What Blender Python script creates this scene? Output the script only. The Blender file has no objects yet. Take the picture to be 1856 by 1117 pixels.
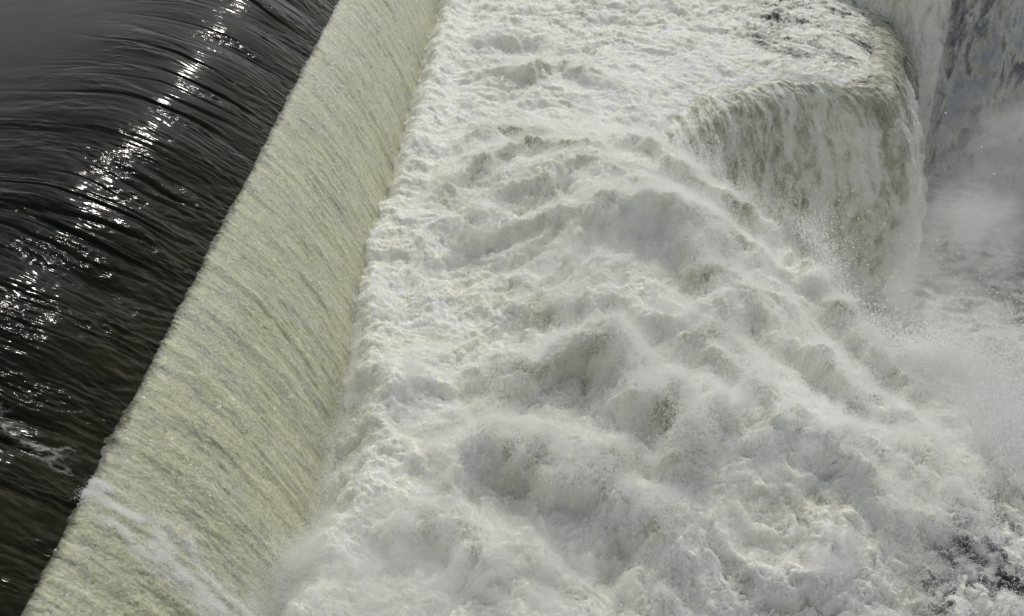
import bpy, math, time
import numpy as np
T0 = time.time()
C = bpy.context.scene.collection
R = math.radians

# ------------------------------------------------------------------ camera, sky, sun
CAM_Z = 20.0; PITCH = R(38.0); FOC = 1600.0 / 1856.0
cam = bpy.data.cameras.new('camera'); co = bpy.data.objects.new('camera', cam); C.objects.link(co)
cam.sensor_fit = 'HORIZONTAL'; cam.sensor_width = 36.0; cam.lens = 36.0 * FOC
cam.clip_start = 0.1; cam.clip_end = 2000.0
co.location = (0, 0, CAM_Z); co.rotation_euler = (R(90) - PITCH, 0, 0)
bpy.context.scene.camera = co

SUN_EL, SUN_AZ = 42.0, 12.0            # azimuth measured from +Y towards +X
w = bpy.data.worlds.new('World'); bpy.context.scene.world = w; w.use_nodes = True
nt = w.node_tree; bg = nt.nodes['Background']; bg.inputs['Strength'].default_value = 0.15
sky = nt.nodes.new('ShaderNodeTexSky'); sky.sky_type = 'NISHITA'; sky.sun_disc = False
sky.sun_elevation = R(SUN_EL); sky.sun_rotation = R(SUN_AZ); sky.dust_density = 1.4; sky.ozone_density = 1.0
hs = nt.nodes.new('ShaderNodeHueSaturation'); hs.inputs['Saturation'].default_value = 0.26; hs.inputs['Value'].default_value = 1.0
nt.links.new(sky.outputs[0], hs.inputs['Color']); nt.links.new(hs.outputs[0], bg.inputs['Color'])   # thin milky cloud over the sky
sl = bpy.data.lights.new('sun', 'SUN'); sl.energy = 2.1; sl.angle = R(0.6); sl.color = (1.0, 0.955, 0.88)
so = bpy.data.objects.new('sun', sl); C.objects.link(so)
sdir = np.array([math.sin(R(SUN_AZ)) * math.cos(R(SUN_EL)), math.cos(R(SUN_AZ)) * math.cos(R(SUN_EL)), math.sin(R(SUN_EL))])
so.rotation_euler = (R(90 - SUN_EL), 0, R(180 - SUN_AZ))
so.location = (20, 60, 60)
vs = bpy.context.scene.view_settings
vs.view_transform = 'Standard'; vs.look = 'None'; vs.gamma = 1.0; vs.exposure = -0.38
bpy.context.scene.cycles.use_denoising = True
bpy.context.scene.cycles.max_bounces = 10
bpy.context.scene.cycles.volume_bounces = 5
bpy.context.scene.cycles.diffuse_bounces = 4
bpy.context.scene.cycles.caustics_reflective = False
bpy.context.scene.cycles.caustics_refractive = False

# ------------------------------------------------------------------ helpers
rng = np.random.default_rng(7)
f4 = np.float32
_perm = np.random.default_rng(11).permutation(4096).astype(np.int32)
_ang = np.random.default_rng(12).random(4096) * 2 * np.pi
_gx = np.cos(_ang).astype(f4); _gy = np.sin(_ang).astype(f4)
_r1 = np.random.default_rng(13).random(4096).astype(f4); _r2 = np.random.default_rng(14).random(4096).astype(f4)

def _h(i, j, s):
    return _perm[(_perm[(i + s * 131) & 4095] + j) & 4095]

def pn(x, y, s=0):
    """2D gradient noise, about -1..1"""
    x = np.asarray(x, f4); y = np.asarray(y, f4)
    xi = np.floor(x); yi = np.floor(y); fx = x - xi; fy = y - yi
    xi = xi.astype(np.int32); yi = yi.astype(np.int32)
    u = fx * fx * fx * (fx * (fx * 6 - 15) + 10); v = fy * fy * fy * (fy * (fy * 6 - 15) + 10)
    a = _h(xi, yi, s); n00 = _gx[a] * fx + _gy[a] * fy
    a = _h(xi + 1, yi, s); n10 = _gx[a] * (fx - 1) + _gy[a] * fy
    a = _h(xi, yi + 1, s); n01 = _gx[a] * fx + _gy[a] * (fy - 1)
    a = _h(xi + 1, yi + 1, s); n11 = _gx[a] * (fx - 1) + _gy[a] * (fy - 1)
    n0 = n00 + u * (n10 - n00); n1 = n01 + u * (n11 - n01)
    return (n0 + v * (n1 - n0)) * 1.5

def fbm(x, y, o=4, s=0, gain=0.5):
    t = 0; a = 1.0; k = 1.0; tot = 0
    for i in range(o):
        t = t + a * pn(x * k + 17.3 * i, y * k - 9.1 * i, s + i); tot += a; a *= gain; k *= 2.03
    return t / tot

def billow(x, y, o=4, s=0, gain=0.55):
    t = 0; a = 1.0; k = 1.0; tot = 0
    for i in range(o):
        t = t + a * np.abs(pn(x * k + 5.7 * i, y * k + 3.3 * i, s + i)); tot += a; a *= gain; k *= 2.1
        x, y = x * 0.8 - y * 0.6, x * 0.6 + y * 0.8
    return t / tot

def puffs(x, y, s=0):
    """rounded domes (cauliflower): 1 in the middle of a puff, 0 in the creases"""
    x = np.asarray(x, f4); y = np.asarray(y, f4)
    xi = np.floor(x).astype(np.int32); yi = np.floor(y).astype(np.int32)
    best = np.full(x.shape, 9.0, f4)
    for dx in (-1, 0, 1):
        for dy in (-1, 0, 1):
            a = _h(xi + dx, yi + dy, s)
            px = xi + dx + _r1[a] - x; py = yi + dy + _r2[a] - y
            d = px * px + py * py + 0.25 * _r1[(a + 77) & 4095]
            np.minimum(best, d, out=best)
    return np.clip(1.0 - best, 0, 1)

def ss(a, b, x):
    t = np.clip((x - a) / (b - a), 0, 1); return t * t * (3 - 2 * t)

def at(px, py, z=0.0):
    """the point at height z seen at a given spot of the photograph"""
    X = (px - 928) / 1600.0; v = (558.5 - py) / 1600.0
    d = (X, math.cos(PITCH) + math.sin(PITCH) * v, -math.sin(PITCH) + math.cos(PITCH) * v)
    t = (z - CAM_Z) / d[2]
    return (d[0] * t, d[1] * t)

def spline(pts, n):
    """Catmull-Rom resample evenly by length"""
    P = np.array(pts, float); Q = np.vstack([2 * P[0] - P[1], P, 2 * P[-1] - P[-2]]); out = []
    for i in range(1, len(Q) - 2):
        for t in np.linspace(0, 1, 40, endpoint=False):
            a, b, c, d = Q[i - 1], Q[i], Q[i + 1], Q[i + 2]
            out.append(0.5 * (2 * b + (c - a) * t + (2 * a - 5 * b + 4 * c - d) * t * t + (3 * b - a - 3 * c + d) * t ** 3))
    out.append(P[-1]); out = np.array(out)
    L = np.concatenate([[0], np.cumsum(np.linalg.norm(np.diff(out, axis=0), axis=1))])
    q = np.linspace(0, L[-1], n)
    return np.stack([np.interp(q, L, out[:, k]) for k in range(P.shape[1])], 1), L[-1]

def dist_polyline(x, y, P):
    """distance to polyline and fractional position along it"""
    best = np.full(x.shape, 1e9, f4); frac = np.zeros(x.shape, f4)
    for i in range(len(P) - 1):
        ax, ay = P[i]; bx, by = P[i + 1]; dx, dy = bx - ax, by - ay
        t = np.clip(((x - ax) * dx + (y - ay) * dy) / (dx * dx + dy * dy + 1e-9), 0, 1)
        d = (x - ax - t * dx) ** 2 + (y - ay - t * dy) ** 2
        m = d < best; best = np.where(m, d, best).astype(f4); frac = np.where(m, (i + t) / (len(P) - 1), frac).astype(f4)
    return np.sqrt(best), frac

def inside(x, y, P):
    c = np.zeros(x.shape, bool); n = len(P)
    for i in range(n):
        ax, ay = P[i]; bx, by = P[(i + 1) % n]
        if ay == by: continue
        m = ((ay > y) != (by > y)) & (x < (bx - ax) * (y - ay) / (by - ay) + ax)
        c ^= m
    return c

def tag(o, label=None, cat=None, kind=None, group=None):
    if label: o['label'] = label
    if cat: o['category'] = cat
    if kind: o['kind'] = kind
    if group: o['group'] = group
    return o

def grid_normals(P):
    du = np.gradient(P, axis=1); dv = np.gradient(P, axis=0)
    n = np.cross(du, dv); n /= np.linalg.norm(n, axis=2, keepdims=True) + 1e-9
    return n.astype(f4)

def grid_object(name, P, mat, attrs=None, parent=None):
    """P: rows x cols x 3, u to the right and v away so that normals face up / out"""
    nr, nc, _ = P.shape
    me = bpy.data.meshes.new(name)
    idx = np.arange(nr * nc, dtype=np.int32).reshape(nr, nc)
    q = np.stack([idx[:-1, :-1], idx[:-1, 1:], idx[1:, 1:], idx[1:, :-1]], 2).reshape(-1)
    nf = (nr - 1) * (nc - 1)
    me.vertices.add(nr * nc); me.vertices.foreach_set('co', P.astype(f4).reshape(-1))
    me.loops.add(nf * 4); me.loops.foreach_set('vertex_index', q)
    me.polygons.add(nf); me.polygons.foreach_set('loop_start', np.arange(0, nf * 4, 4, dtype=np.int32))
    me.polygons.foreach_set('use_smooth', np.ones(nf, bool))
    for k, a in (attrs or {}).items():
        at_ = me.attributes.new(k, 'FLOAT', 'POINT'); at_.data.foreach_set('value', a.astype(f4).reshape(-1))
    me.update(); me.materials.append(mat)
    o = bpy.data.objects.new(name, me); C.objects.link(o); o.parent = parent
    return o

_gn = {}
def droplets(name, P, rad, mat, label=None, cat=None, kind='stuff'):
    """a cloud of water drops, each a real small ball"""
    me = bpy.data.meshes.new(name)
    me.vertices.add(len(P)); me.vertices.foreach_set('co', np.asarray(P, f4).reshape(-1))
    a = me.attributes.new('rad', 'FLOAT', 'POINT'); a.data.foreach_set('value', np.asarray(rad, f4))
    me.materials.append(mat)
    o = bpy.data.objects.new(name, me); C.objects.link(o)
    g = bpy.data.node_groups.new(name + '_points', 'GeometryNodeTree')
    g.interface.new_socket('Geometry', in_out='INPUT', socket_type='NodeSocketGeometry')
    g.interface.new_socket('Geometry', in_out='OUTPUT', socket_type='NodeSocketGeometry')
    i = g.nodes.new('NodeGroupInput'); u = g.nodes.new('NodeGroupOutput'); m = g.nodes.new('GeometryNodeMeshToPoints')
    na = g.nodes.new('GeometryNodeInputNamedAttribute'); na.data_type = 'FLOAT'; na.inputs['Name'].default_value = 'rad'
    sm = g.nodes.new('GeometryNodeSetMaterial'); sm.inputs['Material'].default_value = mat
    g.links.new(i.outputs[0], m.inputs['Mesh']); g.links.new(na.outputs[0], m.inputs['Radius'])
    g.links.new(m.outputs[0], sm.inputs['Geometry']); g.links.new(sm.outputs[0], u.inputs[0])
    md = o.modifiers.new('points', 'NODES'); md.node_group = g
    tag(o, label, cat, kind)
    return o

# ------------------------------------------------------------------ materials
class M:
    def __init__(s, name):
        s.m = bpy.data.materials.new(name); s.m.use_nodes = True; s.t = s.m.node_tree; s.p = s.t.nodes['Principled BSDF']
    def n(s, typ, **kw):
        k = s.t.nodes.new(typ)
        for a, v in kw.items(): setattr(k, a, v)
        return k
    def l(s, a, b): s.t.links.new(a, b)
    def noise(s, scale, detail=4, vec=None, rough=0.55, dist=0.0):
        k = s.n('ShaderNodeTexNoise'); k.inputs['Scale'].default_value = scale; k.inputs['Detail'].default_value = detail
        k.inputs['Roughness'].default_value = rough; k.inputs['Distortion'].default_value = dist
        if vec is not None: s.l(vec, k.inputs['Vector'])
        return k.outputs['Fac']
    def ramp(s, fac, stops):
        k = s.n('ShaderNodeValToRGB'); s.l(fac, k.inputs[0]); e = k.color_ramp.elements
        while len(e) < len(stops): e.new(0.5)
        for q, (p, c) in zip(e, stops): q.position = p; q.color = (*c, 1) if len(c) == 3 else c
        return k.outputs[0]
    def attr(s, name):
        k = s.n('ShaderNodeAttribute'); k.attribute_name = name; return k.outputs['Fac']
    def coord(s, scale=(1, 1, 1), rot=(0, 0, 0)):
        k = s.n('ShaderNodeTexCoord'); m = s.n('ShaderNodeMapping'); m.inputs['Scale'].default_value = scale
        m.inputs['Rotation'].default_value = rot; s.l(k.outputs['Object'], m.inputs['Vector']); return m.outputs[0]
    def math(s, op, a, b=None, clamp=False):
        k = s.n('ShaderNodeMath', operation=op); k.use_clamp = clamp
        for i, v in enumerate((a, b)):
            if v is None: continue
            if isinstance(v, (int, float)): k.inputs[i].default_value = v
            else: s.l(v, k.inputs[i])
        return k.outputs[0]
    def mix(s, fac, a, b):
        k = s.n('ShaderNodeMix', data_type='RGBA')
        s.l(fac, k.inputs[0]) if not isinstance(fac, (int, float)) else None
        if isinstance(fac, (int, float)): k.inputs[0].default_value = fac
        for i, v in ((6, a), (7, b)):
            if isinstance(v, tuple): k.inputs[i].default_value = (*v, 1)
            else: s.l(v, k.inputs[i])
        return k.outputs[2]
    def bump(s, h, strength, dist):
        k = s.n('ShaderNodeBump'); k.inputs['Strength'].default_value = strength; k.inputs['Distance'].default_value = dist
        s.l(h, k.inputs['Height']); s.l(k.outputs[0], s.p.inputs['Normal']); return k

FOAM = (0.86, 0.86, 0.79); OLIVE = (0.50, 0.50, 0.39); DARK = (0.035, 0.034, 0.026)

def foam_material(name, olive=OLIVE, dark=DARK, foam=FOAM, rough=0.55, bscale=9.0, bd=0.05, sss=0.0):
    """aer: 1 white foam, 0.5 aerated olive water, 0 clear dark water"""
    k = M(name); a = k.attr('aer'); v = k.coord()
    n1 = k.noise(2.2, 6, v, 0.62); n2 = k.noise(14.0, 4, v, 0.6)
    m = k.math('ADD', a, k.math('MULTIPLY', k.math('SUBTRACT', n1, 0.5), 0.35))
    m = k.math('ADD', m, k.math('MULTIPLY', k.math('SUBTRACT', n2, 0.5), 0.25), True)
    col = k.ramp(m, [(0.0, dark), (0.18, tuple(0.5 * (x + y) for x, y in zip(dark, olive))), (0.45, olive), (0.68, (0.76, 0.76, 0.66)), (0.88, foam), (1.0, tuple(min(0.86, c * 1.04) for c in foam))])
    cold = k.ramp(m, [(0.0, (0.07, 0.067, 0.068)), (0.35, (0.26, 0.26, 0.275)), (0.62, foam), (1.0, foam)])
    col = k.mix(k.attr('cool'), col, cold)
    k.l(col, k.p.inputs['Base Color'])
    k.l(k.ramp(m, [(0.0, (0.12,) * 3), (0.5, (0.3,) * 3), (0.85, (rough,) * 3)]), k.p.inputs['Roughness'])
    k.p.inputs['IOR'].default_value = 1.33
    if sss:
        k.p.inputs['Subsurface Weight'].default_value = sss
        k.p.inputs['Subsurface Radius'].default_value = (1.0, 1.0, 0.7); k.p.inputs['Subsurface Scale'].default_value = 0.13
    k.bump(k.noise(bscale, 8, v, 0.72, 0.4), 0.6, bd)
    return k.m

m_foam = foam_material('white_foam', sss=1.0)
m_falls = foam_material('falling_water', olive=(0.47, 0.47, 0.36), bscale=7.0, bd=0.07)
m_pool = foam_material('pool_foam', olive=(0.40, 0.41, 0.37), dark=(0.06, 0.06, 0.055))
m_far = foam_material('shaded_falling_water', olive=(0.30, 0.31, 0.32), dark=(0.07, 0.07, 0.08), foam=(0.56, 0.58, 0.61))  # the far fall's shade is put into its darker, bluer colours

k = M('spray_drops'); k.t.nodes.remove(k.p)              # tiny drops scatter light forwards as much as back
d_ = k.n('ShaderNodeBsdfDiffuse'); d_.inputs[0].default_value = (0.96, 0.96, 0.95, 1)
t_ = k.n('ShaderNodeBsdfTranslucent'); t_.inputs[0].default_value = (0.96, 0.96, 0.95, 1)
x_ = k.n('ShaderNodeMixShader'); x_.inputs[0].default_value = 0.5
k.l(d_.outputs[0], x_.inputs[1]); k.l(t_.outputs[0], x_.inputs[2])
k.l(x_.outputs[0], k.t.nodes['Material Output'].inputs['Surface']); m_drop = k.m

def mist_object(name, label, blobs, density, scale, seed):
    """one soft irregular cloud: blobs = (centre, radii); density falls off around each blob and is broken up by noise"""
    k = M(name); k.t.nodes.remove(k.p)
    g = k.n('ShaderNodeNewGeometry'); tot = None
    lo = np.min([np.array(c) - 1.5 * np.array(r_) for c, r_ in blobs], 0); hi = np.max([np.array(c) + 1.5 * np.array(r_) for c, r_ in blobs], 0)
    for c, r_ in blobs:
        a = k.n('ShaderNodeVectorMath', operation='SUBTRACT'); k.l(g.outputs['Position'], a.inputs[0]); a.inputs[1].default_value = c
        b = k.n('ShaderNodeVectorMath', operation='DIVIDE'); k.l(a.outputs[0], b.inputs[0]); b.inputs[1].default_value = r_
        l = k.n('ShaderNodeVectorMath', operation='LENGTH'); k.l(b.outputs[0], l.inputs[0])
        m = k.n('ShaderNodeMapRange', interpolation_type='SMOOTHERSTEP'); k.l(l.outputs['Value'], m.inputs[0])
        m.inputs[1].default_value = 0.1; m.inputs[2].default_value = 1.45; m.inputs[3].default_value = 1; m.inputs[4].default_value = 0
        tot = m.outputs[0] if tot is None else k.math('MAXIMUM', tot, m.outputs[0])
    n = k.noise(scale, 5, g.outputs['Position'], 0.6, 0.4)
    m = k.n('ShaderNodeMapRange', interpolation_type='SMOOTHSTEP'); k.l(n, m.inputs[0]); m.inputs[1].default_value = 0.36; m.inputs[2].default_value = 0.66
    d = k.math('MULTIPLY', k.math('MULTIPLY', tot, m.outputs[0]), density)
    v = k.n('ShaderNodeVolumePrincipled'); v.inputs['Color'].default_value = (0.97, 0.97, 0.97, 1); v.inputs['Anisotropy'].default_value = 0.2
    k.l(d, v.inputs['Density']); k.l(v.outputs[0], k.t.nodes['Material Output'].inputs['Volume'])
    me = bpy.data.meshes.new(name); x0, y0, z0 = lo; x1, y1, z1 = hi
    me.from_pydata([(x0, y0, z0), (x1, y0, z0), (x1, y1, z0), (x0, y1, z0), (x0, y0, z1), (x1, y0, z1), (x1, y1, z1), (x0, y1, z1)], [],
                   [(3, 2, 1, 0), (4, 5, 6, 7), (0, 1, 5, 4), (1, 2, 6, 5), (2, 3, 7, 6), (3, 0, 4, 7)])
    me.materials.append(k.m); o = bpy.data.objects.new(name, me); C.objects.link(o)
    return tag(o, label, 'mist', 'stuff')

# dark glossy river water, smooth far upstream, rilled towards the crest
k = M('river_water'); a = k.attr('aer')
v = k.coord((1, 1, 1))
n = k.noise(1.1, 5, v)
base = k.ramp(n, [(0.3, (0.003, 0.005, 0.004)), (0.7, (0.010, 0.011, 0.007))])
base = k.mix(k.attr('thin'), base, (0.026, 0.025, 0.013))
k.l(k.mix(a, base, (0.6, 0.6, 0.56)), k.p.inputs['Base Color'])
k.p.inputs['Roughness'].default_value = 0.12; k.p.inputs['IOR'].default_value = 1.33; k.p.inputs['Specular IOR Level'].default_value = 0.15
ridge = k.attr('rill')
h = k.math('MULTIPLY', k.noise(4.5, 3, k.coord((0.7, 1.3, 0.7)), 0.55, 0.5), ridge)
k.bump(h, 0.8, 0.04)
m_river = k.m

# pale yellow-green aerated sheet, wet and glittering
k = M('weir_sheet'); a = k.attr('aer')
v = k.coord((0.30, 1.5, 0.30))
n1 = k.noise(2.0, 6, v, 0.65, 0.5); n2 = k.noise(7.0, 6, k.coord((0.9, 1.3, 0.9)), 0.72, 1.2)
n3 = k.noise(16.0, 3, k.coord((0.9, 1.2, 0.9)), 0.6, 0.8)
mm = k.math('ADD', k.math('ADD', k.math('MULTIPLY', n1, 0.35), k.math('MULTIPLY', n2, 0.40)), k.math('MULTIPLY', n3, 0.25))
base = k.ramp(mm, [(0.37, (0.20, 0.22, 0.19)), (0.44, (0.44, 0.45, 0.355)), (0.51, (0.62, 0.62, 0.43)), (0.56, (0.68, 0.675, 0.475)), (0.62, (0.88, 0.88, 0.80))])  # white end paints glint and foam specks into the colour
base = k.mix(k.attr('foot_glow'), base, (0.80, 0.78, 0.52))  # aerated yellow near the foot, with its glow put into the colour
base = k.mix(k.attr('thin'), base, (0.10, 0.10, 0.055))
k.l(k.mix(a, base, (0.80, 0.80, 0.76)), k.p.inputs['Base Color'])
k.p.inputs['Roughness'].default_value = 0.10; k.p.inputs['IOR'].default_value = 1.4
k.bump(k.noise(4.2, 6, k.coord((0.9, 1.3, 0.9)), 0.62, 1.2), 1.0, 0.16)
k.p.inputs['Subsurface Weight'].default_value = 1.0; k.p.inputs['Subsurface Radius'].default_value = (1.0, 1.0, 0.6)
k.p.inputs['Subsurface Scale'].default_value = 0.22; k.p.inputs['Coat Weight'].default_value = 1.0; k.p.inputs['Coat Roughness'].default_value = 0.16
b2 = k.n('ShaderNodeBump'); b2.inputs['Strength'].default_value = 1.0; b2.inputs['Distance'].default_value = 0.55
k.l(k.noise(3.2, 3, k.coord((0.6, 1.5, 0.6)), 0.6, 0.8), b2.inputs['Height']); k.l(b2.outputs[0], k.p.inputs['Coat Normal'])
m_sheet = k.m
print('materials', round(time.time() - T0, 1))

# ------------------------------------------------------------------ the weir: river sheet, lip and curtain
X0, EDGE_Z, SL, KQ = -9.15, 5.7, 0.84, 0.353
def edge_x(y): return X0 + 0.022 * y
# height profile against s, the distance downstream of the crest edge
_s = np.linspace(-60, 5, 4000); _sl = np.where(_s < 0, SL * np.exp(-(_s / 3.6) ** 2), SL + 2 * KQ * _s)
_z = -np.concatenate([[0], np.cumsum(0.5 * (_sl[1:] + _sl[:-1]) * np.diff(_s))]); _z += EDGE_Z - np.interp(0, _s, _z)
def prof(s): return np.interp(s, _s, _z)

def weir_part(s_arr, y_arr):
    S, Y = np.meshgrid(s_arr, y_arr)
    X = edge_x(Y) + S
    Z = prof(S)
    P = np.stack([X, Y, Z], 2).astype(f4)
    return S.astype(f4), Y.astype(f4), P

ys = 6.0 * np.exp(np.linspace(0, math.log(75 / 6.0), 1500))
# upstream sheet
sv = -np.concatenate([np.linspace(0, 9, 620)[::1], 9 + 50 * np.linspace(0.004, 1, 90) ** 1.6])[::-1]
S, Y, P = weir_part(sv, ys)
g = ss(-8.5, -0.5, S)                                   # relief grows towards the edge
Yw = Y + 0.25 * fbm(S * 0.25, Y * 0.5, 2, 40) + 0.05 * S * pn(Y * 0.12, S * 0.05, 43)
Yw = Yw + 0.16 * pn(S * 0.4, Y * 0.8, 30) + 0.05 * pn(S * 1.1, Y * 2.2, 29)
near = ss(32, 14, Y)
r1 = pn(S * 0.07, Yw * 0.42, 31); r1b = pn(S * 0.12 + 4, Yw * 0.95, 32)
m1 = ss(-0.35, 0.45, pn(S * 0.12, Yw * 0.30, 49)); m2 = ss(-0.2, 0.4, pn(S * 0.2 + 7, Yw * 0.7, 46)); m3 = ss(-0.1, 0.45, fbm(S * 0.5 + 7, Yw * 0.9, 3, 44))
gro1 = np.exp(-(pn(S * 0.10 + 3, Yw * 0.8 + 9, 39) / 0.10) ** 2)       # long sharp grooves
gro2 = np.exp(-(pn(S * 0.16 + 3, Yw * 2.0 + 9, 37) / 0.12) ** 2)
gro3 = np.exp(-(pn(S * 0.30 + 3, Yw * 4.6 + 9, 36) / 0.2) ** 2)
r4 = fbm(S * 1.7, Yw * 4.2, 3, 38); r6 = fbm(S * 3.2, Yw * 6.5, 2, 35)
gx = ss(-0.2, -1.8, S) * 0.75 + 0.25
H = g * gx * (0.20 * r1 + 0.10 * r1b * m2 - 0.10 * gro1 * m1 * (0.3 + g) - 0.050 * gro2 * m2 - 0.022 * gro3 * (1 - m2 * 0.5) * g) \
    + g * (0.036 * r4 * (m3 + 0.7 * ss(-2, 0, S) + 0.5 * near) + 0.016 * r6 * (m3 + 1.2 * ss(-2, 0, S) + near)) + near * ss(-14, -3, S) * (0.10 * fbm(S * 0.55, Y * 1.0, 3, 47) + 0.030 * m3 * fbm(S * 2.2, Yw * 3.6, 3, 48)) + 0.005 * fbm(S * 0.8, Y * 0.8, 2, 45)
N = grid_normals(P); P = P + N * H[..., None]
foam_streak = ss(0.45, 0.0, np.abs(Y - (12.5 - 0.30 * S + 0.5 * fbm(S * .8, Y * .8, 3, 61)))) * ss(0.30, 0.05, billow(S * 2.0, Y * 3.0, 5, 62, .7)) * ss(-0.3, 0.3, fbm(S * 1.0, Y * 1.0, 3, 64))
river = grid_object('river_water', P, m_river, {'thin': ss(-3.0, -0.1, S) * (0.6 + 0.8 * fbm(S * .8, Yw * 1.6, 4, 65)), 'aer': foam_streak * 0.8 * ss(30, 14, Y), 'rill': np.clip((g + 0.5 * near) * (0.15 + m3), 0, 1.2)})
tag(river, 'dark glossy river water sliding over the rounded crest of the weir', 'river', 'structure')
# curtain; its first row wobbles into the dark water so that the border is ragged
sv = np.linspace(-0.12, 4.2, 640)
S, Y, P = weir_part(sv, ys)
wob = (0.04 * pn(Y * 2.3, Y * 0 + 2, 50) + 0.05 * pn(Y * 7, Y * 0 + 5, 51) * ss(-.3, .5, pn(Y * 1.1, Y * 0, 56)) + 0.05 * fbm(Y * 14, S * 3, 3, 53)) * ss(45, 12, Y) + 0.02 * pn(Y * 5, Y * 0 + 3, 52)
P[..., 0] += wob * ss(0.5, -0.12, S)
g2 = ss(-0.1, 1.6, S)
Yw = Y + 0.2 * fbm(S * 0.3, Y * 0.5, 2, 40)
H = 0.06 * pn(S * 0.10, Yw * 0.75, 31) + 0.05 * fbm(S * 0.3, Yw * 2.6, 3, 33) + g2 * 0.05 * fbm(S * 0.8, Yw * 2.6, 3, 54) + 0.10 * g2 * billow(S * 1.6, Y * 2.6, 4, 55, 0.65) + 0.03 * billow(S * 5, Y * 7, 3, 57)
N = grid_normals(P); P = P + N * (H + 0.03 * ss(-0.1, 0.1, S) - 0.1 * ss(0.05, -0.12, S))[..., None]
aer = 0.25 * ss(1.8, 4.0, S) * ss(0.0, 0.5, fbm(S * 0.6, Yw * 1.6, 4, 58) + 0.15) + 0.12 * ss(0.2, 0.6, fbm(S * 0.5, Yw * 3, 3, 59))
band = ss(0.45 + 0.22 * S, 0.0, np.abs(Y - (12.05 - 0.12 * S + 0.7 * fbm(S * .9, Y, 3, 61))))
aer = aer + 1.2 * band * ss(0.48, 0.10, billow(S * 1.6, Y * 2.4, 5, 62, .7))
spots = ss(0.10, 0.0, billow(S * 1.4, Yw * 2.6, 4, 63, .7)) * ss(-0.1, 0.5, fbm(S * .5, Y * .7, 3, 66)); st1 = (1 - np.abs(pn(S * 0.16, Yw * 1.5, 173))) ** 9 * ss(-.3, .5, pn(S * .5, Yw * .8, 174)); st2 = (1 - np.abs(pn(S * 0.3, Yw * 3.6, 175))) ** 8 * ss(-.2, .5, fbm(S * .8, Yw * 1.2, 2, 176))
aer = aer + 0.5 * spots + 0.42 * st1 * (0.4 + fbm(S * 3, Y * 5, 3, 177) + .3) + 0.35 * st2 * (0.5 + fbm(S * 5, Y * 8, 2, 178))
P_cur, N_cur, S_cur, B_cur = P, N, S, band * ss(0.48, 0.10, billow(S * 1.6, Y * 2.4, 5, 62, .7)) * ss(9.5, 10.5, Y)
curtain = grid_object('waterfall', P, m_sheet, {'foot_glow': 0.45 * ss(1.2, 3.2, S) * ss(-0.3, 0.4, fbm(S * .4, Y * .35, 3, 172)), 'thin': ss(0.16, -0.02, S + 0.10 * fbm(S * 5, Y * 7, 3, 67)) + 0.25 * ss(1.2, 0, S) * ss(0, .5, fbm(S * .6, Y * 2.5, 3, 68)), 'aer': np.clip(aer, 0, 1)})
tag(curtain, 'long pale yellow-green curtain of water falling below the dark crest', 'waterfall')
print('weir', round(time.time() - T0, 1))

# ------------------------------------------------------------------ the churning foam shelf
LIP = [at(1150, 1200), at(1500, 1190), (13.2, 10.5), (15.0, 14.0), (14.6, 18.0), (13.2, 21.5), (11.8, 24.5), (10.6, 28), (9.3, 32), (8.0, 35.6),
       (7.6, 38.6), (9.4, 42.0), (12.3, 45.2), (16.0, 46.4), (19.5, 46.0), (21.6, 47.4), (22.6, 50.2), (23.6, 53), (25.0, 58), (26.8, 66)]
LIPS, _L = spline(LIP, 160)
POLY = list(map(tuple, LIPS)) + [(20, 90), (-14, 90), (-14, 2), (3, 6)]

RIDGES = [  # (points on the photograph, height, half width)
    ([(870, 240), (930, 215), (1020, 205), (1100, 232)], 0.9, 1.0),
    ([(810, 330), (880, 275), (980, 255), (1080, 275), (1150, 320)], 0.9, 1.0),
    ([(850, 390), (930, 330), (1030, 320), (1130, 345), (1220, 400)], 0.8, 1.0),
    ([(760, 470), (830, 400), (930, 385), (1040, 395)], 0.5, 0.8),
    ([(1010, 450), (1090, 400), (1190, 420), (1290, 500), (1330, 580)], 1.3, 1.3),
    ([(1130, 195), (1220, 290), (1300, 345), (1400, 380), (1470, 430), (1540, 560), (1610, 610), (1680, 640), (1760, 760)], 1.1, 1.0),
    ([(1050, 165), (1130, 240), (1190, 280)], 0.8, 0.9),
    ([(860, 720), (950, 650), (1050, 640), (1150, 700), (1240, 790), (1290, 900)], 1.2, 0.9),
    ([(930, 560), (1000, 520), (1100, 540), (1180, 600)], 0.6, 0.8),
    ([(770, 880), (850, 800), (960, 790), (1080, 840), (1160, 920), (1180, 1030)], 1.0, 0.8),
    ([(1290, 600), (1380, 570), (1460, 620), (1550, 700), (1650, 800), (1700, 880)], 0.9, 0.9),
    ([(1100, 620), (1190, 590), (1290, 640), (1370, 760), (1400, 880)], 0.9, 0.9),
    ([(650, 940), (760, 930), (860, 960), (940, 1040)], 0.7, 0.7),
    ([(700, 700), (760, 650), (830, 640)], 0.5, 0.7),
    ([(1400, 800), (1500, 820), (1600, 900), (1650, 1000)], 0.7, 0.8),
    ([(900, 110), (1000, 90), (1100, 110), (1180, 160)], 0.7, 1.0),
    ([(880, 60), (960, 40), (1060, 50)], 0.5, 1.0),
    ([(1150, 420), (1250, 440), (1350, 460), (1430, 540)], 0.7, 0.9),
]
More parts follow.
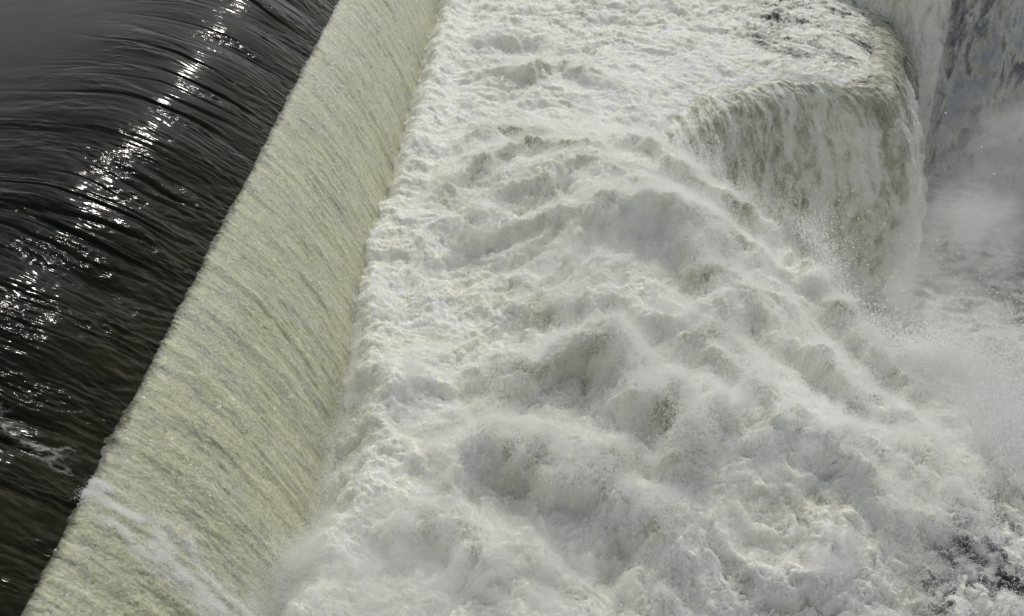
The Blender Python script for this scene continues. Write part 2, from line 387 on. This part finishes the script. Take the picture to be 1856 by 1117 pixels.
def shelf(X, Y):
    """height, aeration tone with shade in the hollows and spray strength of the foam shelf"""
    Xw = X + 1.3 * fbm(X * 0.35, Y * 0.35, 3, 70) + 0.22 * fbm(X * 1.6, Y * 1.6, 2, 71)
    Yw = Y + 1.5 * fbm(X * 0.35, Y * 0.35, 3, 73) + 0.22 * fbm(X * 1.6, Y * 1.6, 2, 74)
    Z = 0.45 * fbm(X * 0.16, Y * 0.16, 2, 76)
    A_, B_ = np.array(at(1080, 330, 1.5)), np.array(at(1480, 900, 1.5)); dm, _t = dist_polyline(X + 1.2 * fbm(X * .15, Y * .15, 2, 78), Y, [A_, B_])
    Z = Z + 1.5 * np.exp(-(dm / 4.2) ** 2)               # the surge heaps up in the middle
    crest = np.zeros_like(X)
    for pts, hh, ww in RIDGES:
        Q, _ = spline([at(*p, 1.5) for p in pts], 14)
        d, t = dist_polyline(Xw, Yw, Q)
        yl = np.interp(Xw, Q[:, 0], Q[:, 1]) if Q[-1, 0] > Q[0, 0] else Yw
        front = ss(0.35, -0.35, Yw - yl)                 # steep towards the camera, a long back behind
        e = np.sin(np.pi * np.clip(t, 0.02, 0.98)) ** 0.5
        k_ = np.exp(-(d / (ww * (1.5 - 0.95 * front))) ** 2) * e
        Z = Z + hh * 0.95 * k_; crest = np.maximum(crest, k_ * hh)
    calm = ss(30, 60, Y)
    edge = edge_x(Y) + 0.15 + np.interp(Y, [9, 13.3, 17, 20.4, 24, 28.7, 35, 42, 59], [3.0, 2.9, 3.6, 3.7, 2.7, 2.1, 2.6, 2.85, 3.0]).astype(f4)
    dE = X - edge - 0.30 * pn(Y * 0.33, Y * 0 + 1, 68) - 0.35 * pn(Y * 0.9, Y * 0 + 3, 69) - 0.30 * fbm(Y * 2.2, X * 1.2, 3, 60)   # distance from the foot of the curtain
    boil = ss(5.0, 1.0, dE)
    big = billow(Xw * 0.45, Yw * 0.55, 3, 80)
    Z = Z + (1 - 0.5 * boil) * 0.9 * (big - 0.3)
    p1 = puffs(Xw * 1.05, Yw * 1.05, 83); p2 = puffs(Xw * 2.5 + 0.4 * p1, Yw * 2.5, 84); p3 = puffs(Xw * 5.6, Yw * 5.6 + p2, 85)
    Z = Z + 0.13 * p1 + 0.05 * p2
    qx = X * 2.6 + 0.5 * fbm(X * 2, Y * 2, 2, 111); qy = Y * 2.6 + 0.5 * fbm(X * 2, Y * 2, 2, 112)
    torn = (1 - np.abs(pn(qx * 0.7, qy * 0.7, 113))) ** 3 * 0.5 + (1 - np.abs(pn(qx * 1.7, qy * 1.7, 114))) ** 3 * 0.3 + (1 - np.abs(pn(qx * 4, qy * 4, 115))) ** 3 * 0.2
    Z = Z + 0.20 * torn * ss(-0.4, 0.2, fbm(X * .6, Y * .6, 2, 116))
    Z = Z + 0.18 * boil
    Z = Z + (0.065 * billow(X * 4.2, Y * 4.2, 4, 88, 0.6) + 0.02 * fbm(X * 11, Y * 11, 2, 93, .7)) 
    rise = ss(0.9, -0.9, dE)
    Z = Z - 0.9 * rise + 0.35 * np.exp(-((dE - 0.9) / 0.6) ** 2)
    Z = Z - 0.35 * ss(0, 30, dE)
    # edge: signed distance past the lip
    d, t = dist_polyline(X, Y, LIPS)
    ins = inside(X, Y, POLY); ds = np.where(ins, -d, d)
    right = ss(37.0, 40.0, Y)                           # the smoother lip of the far fall
    flat = right * ss(9.0, 3.5, -ds)
    Zs = 0.12 * billow(X * 0.9 + Y * .5, Y * 1.2, 4, 95) + 0.05 * billow(X * 4, Y * 4, 3, 96)
    roll = 0.45 * ss(8.0, 3.0, flat * 8) * fbm(X * .35 + Y * .2, Y * .55, 3, 119) + 0.22 * (billow(X * .5 - Y * .3, X * .4 + Y * 1.1, 3, 120) - .3)
    Z = Z * (1 - 0.65 * flat) + (Zs - 0.12 + roll * ss(-0.5, -2.5, ds)) * flat
    de = np.clip(ds + 5.0, 0, 30)
    drop_far = -(0.045 * de ** 2) - 0.35 * ss(-1.6, -0.4, ds) - 1.6 * np.clip(ds + 0.5, 0, 30) ** 2
    de = np.clip(ds + 0.5, 0, 30)
    low = ss(26, 20, Y)
    drop_near = -np.clip(0.5 * de ** 2, 0, 11 + 0 * low) - 0.6 * np.clip(ds, 0, 5)
    Z = Z + right * drop_far + (1 - right) * drop_near
    # near right and bottom: the shelf breaks into steps running away downwards
    brk = ss(13.5, 9.5, Y) * ss(2, 9, X)
    Z = Z - 1.2 * brk
    aer = 0.66 + 0.16 * p1 + 0.10 * p2 + 0.25 * (big - 0.25) + 0.42 * fbm(X * 0.5, Y * 0.5, 5, 98) + 0.12 * boil  # olive creases: thinner froth plus hollow shade put into the colour
    strm = billow(X * 0.8 + Y * 0.6, (Y - X * 0.2) * 1.4, 5, 99, 0.7)
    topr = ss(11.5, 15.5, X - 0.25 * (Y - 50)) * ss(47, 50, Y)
    al = X * 0.85 - Y * 0.52 + fbm(X * .3, Y * .3, 2, 105); cr = X * 0.52 + Y * 0.85 + 0.7 * fbm(X * .35, Y * .35, 2, 106)
    lines = billow(al * 0.30, cr * 1.5, 5, 107, 0.7)
    aer = aer + 0.15 * flat * (1 - topr) - topr * np.clip(2.6 * lines - 0.28, 0, 0.8) * ss(-0.25, 0.20, fbm(al * .16, cr * .3, 3, 101) + 0.10 + 0.02 * (Y - 50))
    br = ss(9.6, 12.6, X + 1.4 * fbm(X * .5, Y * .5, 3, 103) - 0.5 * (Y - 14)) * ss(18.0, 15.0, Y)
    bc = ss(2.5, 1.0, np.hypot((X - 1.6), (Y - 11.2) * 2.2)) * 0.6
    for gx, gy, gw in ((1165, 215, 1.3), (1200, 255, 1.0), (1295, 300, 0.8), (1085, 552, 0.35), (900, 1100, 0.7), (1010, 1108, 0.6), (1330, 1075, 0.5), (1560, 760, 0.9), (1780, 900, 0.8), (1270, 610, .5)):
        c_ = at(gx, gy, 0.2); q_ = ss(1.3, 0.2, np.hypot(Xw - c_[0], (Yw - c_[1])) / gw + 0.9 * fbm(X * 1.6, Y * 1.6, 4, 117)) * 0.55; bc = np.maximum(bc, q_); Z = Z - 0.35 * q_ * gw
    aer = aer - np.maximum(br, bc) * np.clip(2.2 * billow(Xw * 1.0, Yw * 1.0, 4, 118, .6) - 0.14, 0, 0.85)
    olive = ss(0.15, 0.8, crest) * 0.30 * ss(-0.3, 0.4, fbm(X * .8, Y * .8, 3, 104))  # wave fronts: less aerated water, with their shade put into the colour
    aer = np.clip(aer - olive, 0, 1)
    spray = crest * 1.0 + 0.35 * p1 + 0.8 * (big - .2)
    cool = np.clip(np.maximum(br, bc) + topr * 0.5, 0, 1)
    return Z, aer, spray, ds, cool

v_ = np.exp(np.linspace(math.log(9.5), math.log(78), 1350))          # rows away from the camera foot
u_ = np.linspace(-0.62, 0.80, 1500)
U, V = np.meshgrid(u_, v_)
Yg = V.astype(f4); Xg = (U * (V + 9.0) * 0.92).astype(f4)
Z, aer, spray, ds, cool = shelf(Xg, Yg)
P = np.stack([Xg, Yg, Z], 2)
keep = (Xg > edge_x(Yg) + 1.2)
Z = np.where(keep, Z, np.minimum(Z, -0.6)); P[..., 2] = Z
# push the puffs sideways a little along the surface normal so that they bulge
Ps = P.copy(); N = grid_normals(P)
bul = 0.07 * billow(Xg * 2.2, Yg * 2.2, 3, 110)
P = P + N * bul[..., None]
P[..., 2] = np.maximum(P[..., 2], -14.2)
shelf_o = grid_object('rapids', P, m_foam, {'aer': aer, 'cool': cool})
tag(shelf_o, 'white churning foam filling the shelf below the weir', 'rapids', 'structure')
print('shelf', round(time.time() - T0, 1))
SH = dict(P=P, N=N, spray=spray, ds=ds, aer=aer)

# ------------------------------------------------------------------ falls lofted along a lip curve
def fall(name, lip, out, z0, z1, throw, label, nu, nv, k1=0.35, up=1.2, aerf=None, amp=1.0, seed=200, mat=None, bend=0.0):
    """lip: plan curve; out: unit plan direction per end (blended); parabola from z0 down to z1"""
    L, ln = spline(lip, nu); n0 = np.array(out[0], float); n1 = np.array(out[1], float)
    tt = np.linspace(0, 1, nu)[:, None]; D = n0 * (1 - tt) + n1 * tt; D /= np.linalg.norm(D, axis=1, keepdims=True)
    q = np.linspace(-up, 1, nv)
    q = np.concatenate([np.linspace(-up, 0, nv // 5, endpoint=False), np.linspace(0, 1, nv - nv // 5)])
    hor = np.where(q < 0, q, throw * q ** 0.5 * 1.0)
    kk = q
    drop = z0 - z1
    # x = throw*a, z = -drop*(k1*a + (1-k1)*a^2); sample evenly in arc
    a = np.linspace(0, 1, 400); zz = drop * (k1 * 0.4 * a + (1 - k1 * 0.4) * a ** 2)
    arc = np.concatenate([[0], np.cumsum(np.hypot(np.diff(a) * throw, np.diff(zz)))])
    nb = nv - nv // 5; aa = np.interp(np.linspace(0, arc[-1], nb), arc, a)
    hor = np.concatenate([np.linspace(-up, 0, nv // 5, endpoint=False), aa * throw])
    zd = np.concatenate([np.zeros(nv // 5), -np.interp(aa, a, zz)])
    arcs = np.concatenate([np.linspace(-up, 0, nv // 5, endpoint=False), np.linspace(0, arc[-1], nb)])
    zd = zd - 0.045 * np.clip(hor + 5.0, 0, 5.0) ** 2 - (0.50 * ss(-0.8, -3.2, hor) if up > 3 else 0)
    Pp = np.zeros((nv, nu, 3), f4)
    Pp[..., 0] = L[None, :, 0] + D[None, :, 0] * hor[:, None]
    Pp[..., 1] = L[None, :, 1] + D[None, :, 1] * hor[:, None]
    Pp[..., 2] = z0 + zd[:, None]
    uu = np.linspace(0, ln, nu)
    Ug, Sg = np.meshgrid(uu, arcs); Ug = Ug.astype(f4); Sg = Sg.astype(f4)
    N = grid_normals(Pp)
    if np.mean(N[..., 2]) < 0: Pp = Pp[:, ::-1]; Ug = Ug[:, ::-1]; N = -N[:, ::-1]
    dn = ss(-1.0, 4, Sg)
    Uw = Ug + 0.35 * fbm(Ug * 0.5, Sg * 0.25, 3, seed) * dn
    H = amp * (0.75 * dn * pn(Uw * 0.40, Sg * 0.06, seed + 1) + 0.55 * (0.15 + dn) * (billow(Uw * 0.55 + 0.1 * Sg, Sg * 0.13, 3, seed + 2) - .2)
        + 0.13 * ss(-6, -2, Sg) * (1 - dn) * (billow(Uw * 0.9 + 0.15 * Sg, Sg * 0.5, 4, seed + 3, .65) + 0.5 * billow(Ug * 2.2, Sg * 1.8, 3, seed + 4)) + 0.28 * (0.15 + dn) * (puffs(Uw * 1.1, Sg * 0.55, seed + 5) - 0.5) + 0.16 * (0.2 + dn) * (puffs(Uw * 2.6, Sg * 1.5 - 0.5 * np.abs(pn(Uw * 2, Sg * 0.3, 9)), seed + 6) - .5)
        + 0.10 * (0.25 + dn) * billow(Uw * 4.0, Sg * 2.6, 4, seed + 7, 0.65))
    if up > 3: H = H - 0.40 * ss(-0.6, -2.4, Sg + 1.6 * fbm(Ug * 0.45, Sg * 0.5, 3, seed + 20))
    net = billow(Uw * 1.3 + 0.4 * fbm(Uw, Sg * 0.6, 3, seed + 9), Sg * 0.45, 5, seed + 11, 0.7)
    aer = 0.80 - 1.25 * net * (1 - 0.3 * dn) + 0.35 * ss(-0.3, 0.5, fbm(Uw * 0.8, Sg * 0.15, 4, seed + 15))
    aer = aer + 0.10 * ss(3, 10, Sg) + 0.22 * dn * fbm(Uw * 2.6, Sg * 0.9, 5, seed + 17)
    if aerf is not None: aer = aerf(aer, Ug, Sg)
    P2 = Pp + N * (H + 0.02)[..., None]
    o = grid_object(name, P2, mat or m_falls, {'aer': np.clip(aer, 0, 1)})
    tag(o, label, 'waterfall')
    return dict(P=P2, N=N, S=Sg, U=Ug, o=o)

POOL_Z = -13.5
def f1_aer(a, u, q):
    a = a + 0.30 * ss(0.0, -3.5, q) * (1 + 1.2 * fbm(u * .4, q * .3, 3, 210)) - 0.07 * ss(-1, 1, q) * ss(12, 5, q)
    lines = billow(u * 2.4 + 0.5 * fbm(u * .8, q * .4, 2, 212), q * 0.35, 4, 211, .7)
    thin = ss(20, 23, u) * ss(2.2, 0.5, q) * ss(-0.35, 0.25, fbm(u * .35, q * .3, 3, 213) + 0.12 * (u - 22) / 6)
    thin = np.maximum(thin, ss(28.0, 30.5, u) * ss(9, 6, q))
    return a * (1 - thin) + thin * (0.60 - 1.1 * lines)
F1 = fall('waterfall', [(5.0, 33.5), (6.6, 36.2), (7.6, 38.6), (9.4, 42.0), (12.3, 45.2), (16.0, 46.4), (19.5, 46.0), (21.6, 47.4), (22.6, 50.2), (23.6, 53), (25.0, 58), (26.8, 66)],
          [(0.05, -1.0), (1.0, 0.15)], 0.0, POOL_Z - 0.5, 4.2, 'thick olive and white waterfall pouring off the far corner of the foam shelf', 1300, 900, k1=0.6, up=4.6, seed=200, amp=1.25, aerf=f1_aer)
F2 = fall('waterfall', [(22, 62.0), (25.4, 58.2), (27.2, 57.4), (28.3, 58.2), (29, 62)], [(-0.1, -1.0), (0.8, -0.6)], 3.0, POOL_Z - .5, 1.8,
          'narrow grey waterfall with a bright sunlit edge just behind the corner', 600, 500, seed=300, amp=0.8, aerf=lambda a, u, q: a + 0.1)
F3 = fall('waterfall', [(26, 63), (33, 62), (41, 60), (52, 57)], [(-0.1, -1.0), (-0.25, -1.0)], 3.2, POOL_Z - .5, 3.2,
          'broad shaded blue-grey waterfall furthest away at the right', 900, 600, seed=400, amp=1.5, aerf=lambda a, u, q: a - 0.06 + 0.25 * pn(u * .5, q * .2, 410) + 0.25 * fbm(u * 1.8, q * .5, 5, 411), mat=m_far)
print('falls', round(time.time() - T0, 1))

# ------------------------------------------------------------------ lower pool
v_ = np.exp(np.linspace(math.log(10), math.log(85), 700)); u_ = np.linspace(0.05, 1.05, 800)
U, V = np.meshgrid(u_, v_); Yg = V.astype(f4); Xg = (U * (V + 12) * 0.9).astype(f4)
Xw = Xg + 1.0 * fbm(Xg * .3, Yg * .3, 3, 120); Yw = Yg + 1.0 * fbm(Xg * .3, Yg * .3, 3, 121)
net = billow(Xw * 0.35 + 0.2 * Yw, Yw * 0.9, 5, 122, 0.7)
Z = POOL_Z + 0.5 * fbm(Xg * .3, Yg * .4, 3, 123) + 0.35 * billow(Xw * .8, Yw * 1.3, 4, 124) + 0.12 * billow(Xg * 3, Yg * 4, 3, 125)
aer = 1.05 - 1.7 * net + 0.5 * fbm(Xw * .15, Yw * .2, 2, 126)
aer -= 0.55 * ss(32, 37, Xg) * ss(40, 47, Yg)
pool = grid_object('lower_pool', np.stack([Xg, Yg, Z], 2), m_pool, {'aer': np.clip(aer, 0, 1)})
tag(pool, 'foam-streaked lower pool at the foot of the falls', 'pool', 'structure')
print('pool', round(time.time() - T0, 1))

# ------------------------------------------------------------------ spray
def pick(P, N, W, n, seed=0):
    r = np.random.default_rng(seed); Pf = P.reshape(-1, 3); Wf = np.clip(W, 0, None).reshape(-1).astype(np.float64)
    c = np.cumsum(Wf); i = np.searchsorted(c, r.random(n) * c[-1]); i = np.clip(i, 0, len(Pf) - 1)
    return Pf[i], N.reshape(-1, 3)[i], i

cam_p = np.array([0, 0, CAM_Z]); r = np.random.default_rng(5)
def vary(n, lo, hi): return lo + (hi - lo) * r.random(n) ** 2
SP, SR = [], []
PX, PY = SH['P'][..., 0], SH['P'][..., 1]
ok = (SH['ds'] < 0.6) & (PX > edge_x(PY) + 2.6)
cell = 1.0                                               # log-polar grid: same number per cell = same number per picture area
# a) fuzz everywhere on the foam: fine drops in a thin clumpy layer
clump = billow(PX * 1.1, PY * 1.1, 3, 131); cl2 = billow(PX * 5, PY * 5, 3, 133)
Wt = ok * (0.30 + np.clip(SH['spray'], 0, 2) * 1.0) * ss(0.08, 0.42, clump) * (0.3 + cl2) * (SH['aer'] > 0.35)
Pb, Nb, i_ = pick(SH['P'], SH['N'], Wt, 1700000, 1)
e = r.exponential(0.07, len(Pb)) * (0.4 + 1.6 * np.clip(SH['spray'].reshape(-1)[i_], 0, 1.5)) * (0.4 + 1.5 * np.clip(cl2.reshape(-1)[i_] * 2, 0, 1))
Q = Pb + Nb * e[:, None] + np.stack([r.normal(0, .35, len(Pb)) * e, r.normal(0, .35, len(Pb)) * e, 0.5 * e], 1)
SP.append(Q); SR.append(vary(len(Q), 0.0035, 0.0115) * (np.linalg.norm(Q - cam_p, axis=1) / 28) ** 0.7)
# b) jets: beaded strands thrown up from the crests along ballistic arcs
Wj = ok * (0.08 + np.clip(SH['spray'] - 0.25, 0, 2) ** 2)
nj = 30000; Pj, Nj, i_ = pick(SH['P'], SH['N'], Wj, nj, 2)
v0 = np.stack([r.normal(0.25, .5, nj), r.normal(-0.15, .5, nj), np.abs(r.normal(1.5, .8, nj))], 1) + Nj * 0.5
v0 *= (0.5 + 0.6 * r.random(nj))[:, None]; m = 34
t = np.linspace(0, 1, m)[None, :] * (0.15 + 0.25 * r.random(nj))[:, None]
Q = Pj[:, None, :] + v0[:, None, :] * t[..., None]; Q[..., 2] -= 4.9 * t * t
Q = Q + r.normal(0, 1, Q.shape) * (0.004 + 0.035 * t[..., None])
SP.append(Q.reshape(-1, 3)); SR.append((vary(nj * m, 0.0035, 0.009).reshape(nj, m) * (1.2 - 0.5 * t / t.max())).reshape(-1))
# c) big loose drops over the ridge that stands in front of the far fall
def along(pts, z, n, spread, up, rr, drift=(0, 0)):
    Qs, _ = spline([at(*p, z) for p in pts], 200); i = r.integers(0, 200, n); c = 0.35 + 1.3 * np.abs(pn(i * 0.07, i * 0, 140)) * 2
    e = r.exponential(up, n) * c
    q = np.stack([Qs[i, 0] + r.normal(0, spread, n) + drift[0] * e, Qs[i, 1] + r.normal(0, spread, n) + drift[1] * e, z + e], 1)
    SP.append(q); SR.append(vary(n, *rr))
along([(1270, 270), (1300, 340), (1400, 380), (1470, 430), (1540, 560), (1610, 610), (1690, 640)], 0.9, 16000, 0.30, 0.35, (0.004, 0.015), (0.3, 0))
along([(1440, 420), (1480, 450), (1510, 520)], 1.0, 1500, 0.2, 0.6, (0.006, 0.026), (0.2, 0))
along([(1530, 580), (1600, 620), (1680, 640)], 0.9, 1500, 0.3, 0.8, (0.006, 0.026), (0.1, 0))
along([(1640, 640), (1720, 680), (1790, 760), (1850, 860)], 0.4, 60000, 0.45, 0.55, (0.006, 0.02), (0.9, 0.1))
along([(650, 560), (640, 700), (610, 800), (590, 900), (560, 1000), (520, 1070), (470, 1112)], 0.2, 30000, 0.16, 0.15, (0.003, 0.010), (-0.2, 0))
along([(590, 990), (500, 1050), (400, 1090), (300, 1115)], 0.6, 60000, 0.35, 0.3, (0.003, 0.010), (-0.3, 0))
# d) mist: soft clouds
mist_object('mist', 'thin white mist hanging over the foaming shelf', [((*at(px, py, z), z), rr) for px, py, z, rr in [
    (1110, 450, 1.3, (3.4, 3.2, 1.4)), (1270, 640, 1.2, (2.8, 2.6, 1.2)), (700, 1070, 0.8, (3.2, 1.8, 1.4)), (470, 1110, 0.9, (2.6, 1.2, 1.2)),
    (950, 1050, 0.8, (2.6, 1.8, 1.2)), (1320, 900, 0.9, (2.4, 2.4, 1.2)), (1760, 760, 0.3, (2.0, 2.4, 1.6))]], 0.65, 1.3, 1)
mist_object('mist', 'grey mist rising from the lower pool at the foot of the falls', [((*at(px, py, z), z), rr) for px, py, z, rr in [
    (1745, 430, -8, (4, 4, 4)), (1720, 620, -10, (4.5, 5, 3)), (1840, 300, -8, (6, 4, 5)), (1640, 570, -9, (2.5, 3, 4)), (1850, 650, -10.5, (5, 4, 2.4))]], 0.34, 0.45, 2)
# sun glints on the weir curtain made as white drops, then streak spray
PC = P_cur; Sx, Yx = PC[..., 2] * 0, PC[..., 1]
Wf = ss(0.25, 0.02, billow(S_cur * 0.9, Yx * 2.2, 4, 170, .7)) ** 2 * ss(-0.25, 0.45, fbm(S_cur * .5, Yx * .9, 3, 171)) * ss(-0.1, 0.5, S_cur) * np.minimum(1.0, 0.4 + Yx / 40)
Pb, Nb, _ = pick(PC, N_cur, Wf, 26000, 6); e = r.exponential(0.012, len(Pb))[:, None]
SP.append(Pb + Nb * e); SR.append(vary(len(Pb), 0.005, 0.016) * (Pb[:, 1] / 25) ** 0.5)
Pb, Nb, _ = pick(PC, N_cur, B_cur ** 1.5, 34000, 8); e = r.exponential(0.04, len(Pb))[:, None]
SP.append(Pb + Nb * e + r.normal(0, .03, (len(Pb), 3))); SR.append(vary(len(Pb), 0.003, 0.008))
# e) drops torn off the falls
for F, n, sm in ((F1, 160000, 1.0), (F2, 120000, 2.0), (F3, 120000, 2.0)):
    Wf = ss(0.5, 6, F['S']) * (0.2 + billow(F['U'] * 1.5, F['S'] * 0.4, 3, 160)) ** 2
    Pb, Nb, _ = pick(F['P'], F['N'], Wf, n, 3)
    e = r.exponential(0.10 * sm, n)[:, None]
    SP.append(Pb + Nb * e + r.normal(0, .03, (n, 3))); SR.append(vary(n, 0.003, 0.014))
F = F2; c_ = int(F['P'].shape[1] * 0.72)
Wf = ss(0.5, 3, F['S']) * np.exp(-((np.arange(F['P'].shape[1]) - c_) / 60.0) ** 2)[None, :]
Pb, Nb, _ = pick(F['P'], F['N'], Wf, 60000, 4); e = r.exponential(0.3, 60000)[:, None]
SP.append(Pb + Nb * e); SR.append(vary(60000, 0.006, 0.02))
SP = np.concatenate(SP); SR = np.concatenate(SR)
droplets('spray', SP, SR, m_drop, 'fine white spray and mist thrown up over the churning foam', 'spray')
print('spray', len(SP), round(time.time() - T0, 1))
